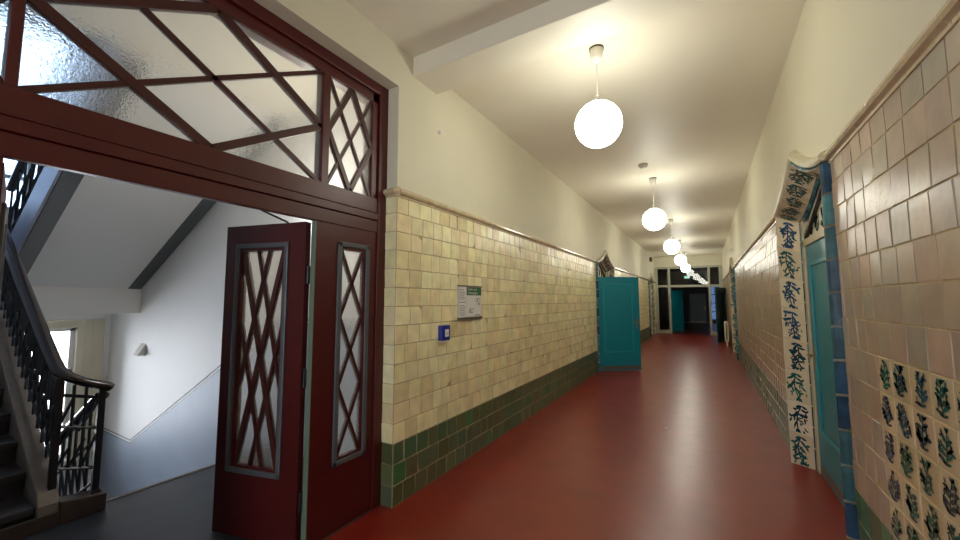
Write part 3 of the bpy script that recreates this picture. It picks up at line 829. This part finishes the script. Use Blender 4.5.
# small wedge fitting on the stair wall
b = MB(); b.prism([(-7.60, 2.5, .72), (-7.60, 2.40, .72), (-7.60, 2.5, .90)], [(-7.42, 2.5, .72), (-7.42, 2.40, .72), (-7.42, 2.5, .90)])
tag(b.build('wall_light', M['plasticw'], bevel=.004), 'small wedge shaped white fitting on the stair wall above the dado', 'wall fitting', kind='thing')

# ------------------------------------------------------------------ pendant lamps
RG = .186
def make_pendant(zc):
    root = thing('pendant_lamp', '', 'pendant lamp', (0, 0, ZC), group='round opal globe pendants along the corridor')
    b = MB(); b.lathe([(.001, 0), (.055, 0), (.058, -.012), (.05, -.05), (.046, -.085), (.03, -.11), (.012, -.13), (.001, -.131)], 28); b.build('ceiling_rose', M['plasticw'], root, local=True)
    b = MB(); b.lathe([(.059, .0), (.0595, -.014), (.056, -.016)], 28); b.build('rose_rim', M['darkbox'], root, local=True)
    b = MB(); b.tube([(0, 0, -.12), (0, 0, zc - ZC + RG - .01)], .006, 8); b.build('cord', M['plasticw'], root, local=True)
    b = MB(); b.lathe([(.02, .05), (.03, .03), (.058, .012), (.06, -.006), (.055, -.012)], 24, c=(0, 0, zc - ZC + RG)); b.build('globe_cap', M['steel'], root, local=True)
    b = MB(); b.lathe([(max(.001, RG * math.sin(PI * k / 20)), RG * math.cos(PI * k / 20) + zc - ZC) for k in range(21)], 36); b.build('globe', M['globe'], root, local=True)
    return root
LAMPS = [(3.1, 'largest globe pendant lamp, nearest the camera beyond the ceiling beam'), (7.03, 'second globe pendant lamp from the camera, just past the smoke detector'),
         (10.9, 'third globe pendant lamp from the camera, above the open teal door'), (14.85, 'fourth globe pendant lamp, second from the glazed partition'), (18.75, 'smallest globe pendant lamp, last one before the glazed partition'),
         ]
for i, (y, lab) in enumerate(LAMPS):   # cords of slightly different length, so each is built by itself
    o = make_pendant((2.99, 2.925, 2.93, 2.945, 2.95)[i])
    o.location = (-.70, y, ZC); o['label'] = lab
sd = thing('smoke_detector', 'small white smoke detector on the ceiling between first and second globe', 'smoke detector', (-.75, 6.24, ZC))
b = MB(); b.lathe([(.001, -.0), (.07, 0), (.07, -.02), (.062, -.026)], 28); b.build('base', M['plasticw'], sd, local=True)
b = MB(); b.lathe([(.05, -.026), (.05, -.048), (.034, -.062), (.001, -.064)], 28); b.build('sensor_head', M['plasticw'], sd, local=True)

# ------------------------------------------------------------------ wall notice, call point, clip, box
def text_mesh(mb, body, size, mp, u, v, d, mi):
    cu = bpy.data.curves.new('lettering', 'FONT'); cu.body = body; cu.size = size
    ob = bpy.data.objects.new('lettering', cu); COL.objects.link(ob)
    bpy.context.view_layer.update()
    me = bpy.data.meshes.new_from_object(ob.evaluated_get(bpy.context.evaluated_depsgraph_get()))
    for p in me.polygons: mb.poly([mp(u + me.vertices[i].co.x, v + me.vertices[i].co.y, d) for i in p.vertices], mi)
    bpy.data.objects.remove(ob); bpy.data.curves.remove(cu); bpy.data.meshes.remove(me)
wp = thing('escape_plan', 'escape plan board with green header on the left tiled wall', 'notice board', Lmap(3.33, 1.37, 0))
def rect(mb, u0, u1, v0, v1, d0, d1, mi=0):
    q = [(u0, v0), (u1, v0), (u1, v1), (u0, v1)]
    mb.prism([Lmap(u, v, d0) for u, v in q], [Lmap(u, v, d1) for u, v in q], mi)
b = MB(); rect(b, 3.10, 3.535, 1.385, 1.69, .006, .02); b.build('board', M['papergrey'], wp)
for r4 in ((1.69, 1.703, .006, .028), (1.365, 1.385, .006, .03)):
    b = MB(); rect(b, 3.095, 3.54, *r4); b.build('clip_rail', M['alu'], wp)
b = MB(); rect(b, 3.245, 3.53, 1.39, 1.688, .02, .021); rect(b, 3.105, 3.235, 1.54, 1.686, .02, .021); rect(b, 3.105, 3.235, 1.39, 1.53, .02, .021)
for k in range(7): rect(b, 3.115, 3.115 + random.uniform(.07, .11), 1.66 - .016 * k, 1.664 - .016 * k, .021, .0215, 1); rect(b, 3.115, 3.115 + random.uniform(.07, .11), 1.50 - .016 * k, 1.504 - .016 * k, .021, .0215, 1)
rect(b, 3.11, 3.23, 1.533, 1.538, .021, .0215, 3)
for (u0, u1, v0, v1) in ((3.29, 3.37, 1.425, 1.43), (3.29, 3.294, 1.425, 1.47), (3.29, 3.37, 1.467, 1.471), (3.366, 3.37, 1.43, 1.471), (3.33, 3.334, 1.43, 1.471), (3.40, 3.47, 1.545, 1.549), (3.44, 3.444, 1.51, 1.575), (3.466, 3.47, 1.50, 1.55), (3.42, 3.50, 1.572, 1.576), (3.496, 3.50, 1.49, 1.576)): rect(b, u0, u1, v0, v1, .021, .0215, 1)
for (u0, u1, v0, v1) in ((3.45, 3.465, 1.553, 1.568), (3.475, 3.49, 1.51, 1.525), (3.30, 3.325, 1.44, 1.455), (3.40, 3.51, 1.398, 1.405)): rect(b, u0, u1, v0, v1, .021, .0215, 2)
b.build('plan_sheet', [M['paper'], M['ink'], M['signgreen'], M['redink']], wp, fix=False)
b = MB(); rect(b, 3.245, 3.53, 1.605, 1.688, .021, .0225)
text_mesh(b, 'Flucht- und', .036, Lmap, 3.268, 1.655, .0232, 1); text_mesh(b, 'Rettungsplan', .036, Lmap, 3.268, 1.618, .0232, 1)
b.build('header', [M['signgreen'], M['paper']], wp, fix=False)
cp = thing('call_point', 'blue square call point box on the left wall below the notice', 'alarm call point', Lmap(2.88, 1.25, 0))
b = MB(); rect(b, 2.79, 2.925, 1.19, 1.328, .005, .045); b.build('housing', M['blue'], cp, bevel=.006)
b = MB(); rect(b, 2.845, 2.9, 1.225, 1.29, .045, .048); rect(b, 2.852, 2.893, 1.238, 1.262, .048, .049, 1); b.build('push_window', [M['paper'], M['papergrey']], cp)
b = MB(); rect(b, 2.80, 2.915, 1.178, 1.19, .005, .04); b.build('base_plate', M['plasticw'], cp)
b = MB(); b.lathe([(.001, .03), (.012, .03), (.016, .012), (.016, 0)], 14, c=(XL, 2.785, 3.12), axis='x')
tag(b.build('wall_clip', M['plasticw']), 'tiny white wall clip high on the plaster beside the red doorway', 'clip', kind='thing')
b = MB(); b.box(XL, XL + .1, 18.3, 18.55, 3.28, 3.46); q = b
sp = tag(b.build('loudspeaker', M['darkbox'], bevel=.01), 'small dark box speaker high on the far left wall', 'loudspeaker', kind='thing')

b = MB(); sx, sy = -.50, 5.245
b.prism([(sx, sy, .0), (sx + .03, sy + .006, .0), (sx + .026, sy + .03, .0), (sx + .003, sy + .024, .0)], [(sx + .002, sy, .008), (sx + .03, sy + .004, .004), (sx + .025, sy + .03, .012), (sx + .004, sy + .024, .005)])
tag(b.build('paper_scrap', M['paper']), 'tiny white paper scrap lying on the red floor in mid corridor', 'litter', kind='thing')
# ------------------------------------------------------------------ radiator on the right wall
rd = thing('radiator', 'white column radiator by the right wall in front of the dark green door', 'radiator', (.58, 15.6, 0))
for k in range(9):
    b = MB(); y = 15.42 + .055 * k
    for x in (.53, .60):
        b.tube([(x, y, .2), (x, y, .78)], .02, 10)
    b.tube([(.53, y, .2), (.545, y, .165), (.585, y, .165), (.60, y, .2)], .024, 10); b.tube([(.53, y, .78), (.545, y, .815), (.585, y, .815), (.60, y, .78)], .024, 10)
    b.build('column', M['radiator'], rd)
for y in (15.45, 15.83):
    b = MB(); b.box(.545, .585, y - .015, y + .015, 0, .16); b.build('foot', M['radiator'], rd)
b = MB(); b.tube([(.565, 15.4, .80), (.565, 15.33, .80), (.565, 15.30, .80)], .018, 10); b.build('valve', M['plasticw'], rd)

# ------------------------------------------------------------------ glazed partition at the far end
pt = thing('glazed_partition', 'grey framed glass partition with open doorway at the corridor end', 'partition', (-.7, YE, 0))
for x0, x1 in ((-2.09, -1.965), (.55, .69)):
    b = MB(); b.box(x0, x1, YE - .04, YE + .06, 0, 3.13); b.build('outer_post', M['partition'], pt, bevel=.008)
for x0, x1 in ((-1.53, -1.425), (.115, .21)):
    b = MB(); b.box(x0, x1, YE - .05, YE + .06, 0, 3.1); b.build('door_post', M['partition'], pt, bevel=.008)
b = MB(); b.box(-2.05, .65, YE - .045, YE + .06, 2.17, 2.28); b.build('transom_bar', M['partition'], pt, bevel=.008)
b = MB(); b.box(-2.05, .65, YE - .045, YE + .06, 3.06, 3.15); b.build('head', M['partition'], pt, bevel=.008)
for x0, x1 in ((-1.965, -1.53), (.21, .55)):
    b = MB(); b.box(x0, x1, YE - .03, YE + .05, 0, .16); b.build('bottom_rail', M['partition'], pt, bevel=.006)
for (x0, x1, z0, z1, r) in ((-1.965, -1.53, .16, 2.17, 0), (.21, .55, .16, 2.17, 0), (-1.965, -1.53, 2.28, 3.06, 0), (.21, .55, 2.28, 3.06, 0), (-1.425, .115, 2.28, 3.06, -.024)):
    b = MB(); xc = (x0 + x1) / 2; c, s = math.cos(r), math.sin(r)
    q = [(xc + c * (x - xc), YE + s * (x - xc)) for x in (x0, x1)]
    b.poly([(q[0][0], q[0][1], z0), (q[1][0], q[1][1], z0), (q[1][0], q[1][1], z1), (q[0][0], q[0][1], z1)])
    b.build('pane', M['pane'], pt)
b = MB(); b.box(XS, XR + .3, YE, YE + .12, 3.14, ZC + .02); b.box(XS, XL + .004, YE, YE + .12, 0, ZC); b.box(XR - .004, XR + .3, YE, YE + .12, 0, ZC)
struct('wall_far', b, M['plaster'], 'plaster wall above the glazed partition', 'wall')
# dim hall beyond the partition
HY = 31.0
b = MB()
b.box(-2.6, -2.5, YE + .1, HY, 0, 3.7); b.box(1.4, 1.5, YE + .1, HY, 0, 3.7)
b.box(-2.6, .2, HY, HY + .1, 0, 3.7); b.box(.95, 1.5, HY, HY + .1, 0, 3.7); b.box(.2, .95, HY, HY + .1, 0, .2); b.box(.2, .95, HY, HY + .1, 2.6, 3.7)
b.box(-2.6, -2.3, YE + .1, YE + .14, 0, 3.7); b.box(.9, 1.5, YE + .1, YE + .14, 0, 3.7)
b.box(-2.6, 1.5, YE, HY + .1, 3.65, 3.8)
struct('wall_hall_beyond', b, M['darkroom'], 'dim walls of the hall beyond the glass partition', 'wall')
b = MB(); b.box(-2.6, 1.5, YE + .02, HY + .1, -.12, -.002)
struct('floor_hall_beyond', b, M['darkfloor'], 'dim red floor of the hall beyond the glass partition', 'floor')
b = MB()
for x in (.2, .55, .90): b.box(x, x + .05, HY + .02, HY + .07, .2, 2.6)
for z in (.2, .75, 1.35, 1.95, 2.55): b.box(.2, .95, HY + .02, HY + .07, z, z + .05)
w = struct('window_4', b, M['white'], 'bright barred window of the far hall seen through the right glass', 'window')
b = MB(); b.box(.2, .95, HY + .04, HY + .046, .2, 2.6); b.build('window_pane', M['smoke'], w)
panel_door('dim blue door leaf folded back in the hall beyond the partition', (-1.44, YE + .12, 0), 1.12, 1.05, m='teal', me='teal')
panel_door('dark closed door at the back of the hall beyond the partition', (-1.0, HY - .10, 0), 0, 1.0, m='darkgreen', me='darkgreen')
ex = thing('exit_sign', 'small green lit escape sign behind the partition transom', 'exit sign', (-.72, YE + .45, 2.70))
b = MB(); b.box(-.85, -.62, YE + .43, YE + .47, 2.60, 2.72); b.build('light_box', M['exitgreen'], ex)
b = MB()
fm = lambda u, v, d: (u, YE + .43 - d, v)
b.bar(fm, (-.83, 2.66), (-.76, 2.66), .022, 0, .003); b.bar(fm, (-.785, 2.69), (-.745, 2.66), .016, 0, .003); b.bar(fm, (-.785, 2.63), (-.745, 2.66), .016, 0, .003)
b.box(-.69, -.64, YE + .427, YE + .43, 2.615, 2.705)
b.build('pictogram', M['exitwhite'], ex)
b = MB(); b.rod((-.72, YE + .45, 2.72), (-.72, YE + .45, 3.65), .02); b.build('hanger', M['plasticw'], ex)

# ------------------------------------------------------------------ world daylight, window portals
W = bpy.data.worlds.new('daylight'); S.world = W; W.use_nodes = True
bg = W.node_tree.nodes['Background']; bg.inputs[0].default_value = (.93, .97, 1.03, 1); bg.inputs[1].default_value = 14.0
def portal(name, loc, rot, sx, sy):
    l = bpy.data.lights.new(name, 'AREA'); l.shape = 'RECTANGLE'; l.size = sx; l.size_y = sy
    l.cycles.is_portal = True
    o = bpy.data.objects.new(name, l); COL.objects.link(o); o.location = loc; o.rotation_euler = rot
portal('daylight_portal', (XF_ - .2, (WY0 + WY1) / 2, (WZ0 + WZ1) / 2), (0, -PI / 2, 0), WZ1 - WZ0, WY1 - WY0)
portal('daylight_portal', (XF_ - .2, (UY0 + UY1) / 2, (UZ0 + UZ1) / 2), (0, -PI / 2, 0), UZ1 - UZ0, UY1 - UY0)
portal('daylight_portal', (-.7, YB - .25, 1.7), (PI / 2, 0, 0), 1.4, 2.2)
portal('daylight_portal', (.575, HY + .15, 1.4), (-PI / 2, 0, 0), .75, 2.4)

# ------------------------------------------------------------------ camera
yaw, pit, rol = 0.532937, 0.080222, -0.000886
fw = Vector((-math.sin(yaw) * math.cos(pit), math.cos(yaw) * math.cos(pit), math.sin(pit)))
r = Vector((math.cos(yaw), math.sin(yaw), 0)); u = r.cross(fw)
r2 = r * math.cos(rol) + u * math.sin(rol); u2 = -r * math.sin(rol) + u * math.cos(rol)
cd = bpy.data.cameras.new('camera'); cam = bpy.data.objects.new('camera', cd); COL.objects.link(cam)
Mx = Matrix((r2, u2, -fw)).transposed().to_4x4(); Mx.translation = Vector((0, 0, 1.55)); cam.matrix_world = Mx
cd.sensor_width = 36; cd.lens = 381.70 / 960 * 36; cd.clip_start = .05; cd.clip_end = 200
S.camera = cam
S.view_settings.view_transform = 'Standard'; S.view_settings.look = 'None'; S.view_settings.gamma = 1.0
S.view_settings.exposure = 0.12
try: S.view_settings.use_curve_mapping = False
except Exception: pass
S.cycles.use_denoising = True
S.cycles.max_bounces = 10; S.cycles.diffuse_bounces = 6; S.cycles.glossy_bounces = 4; S.cycles.transmission_bounces = 8; S.cycles.transparent_max_bounces = 12
S.cycles.sample_clamp_indirect = 6.0
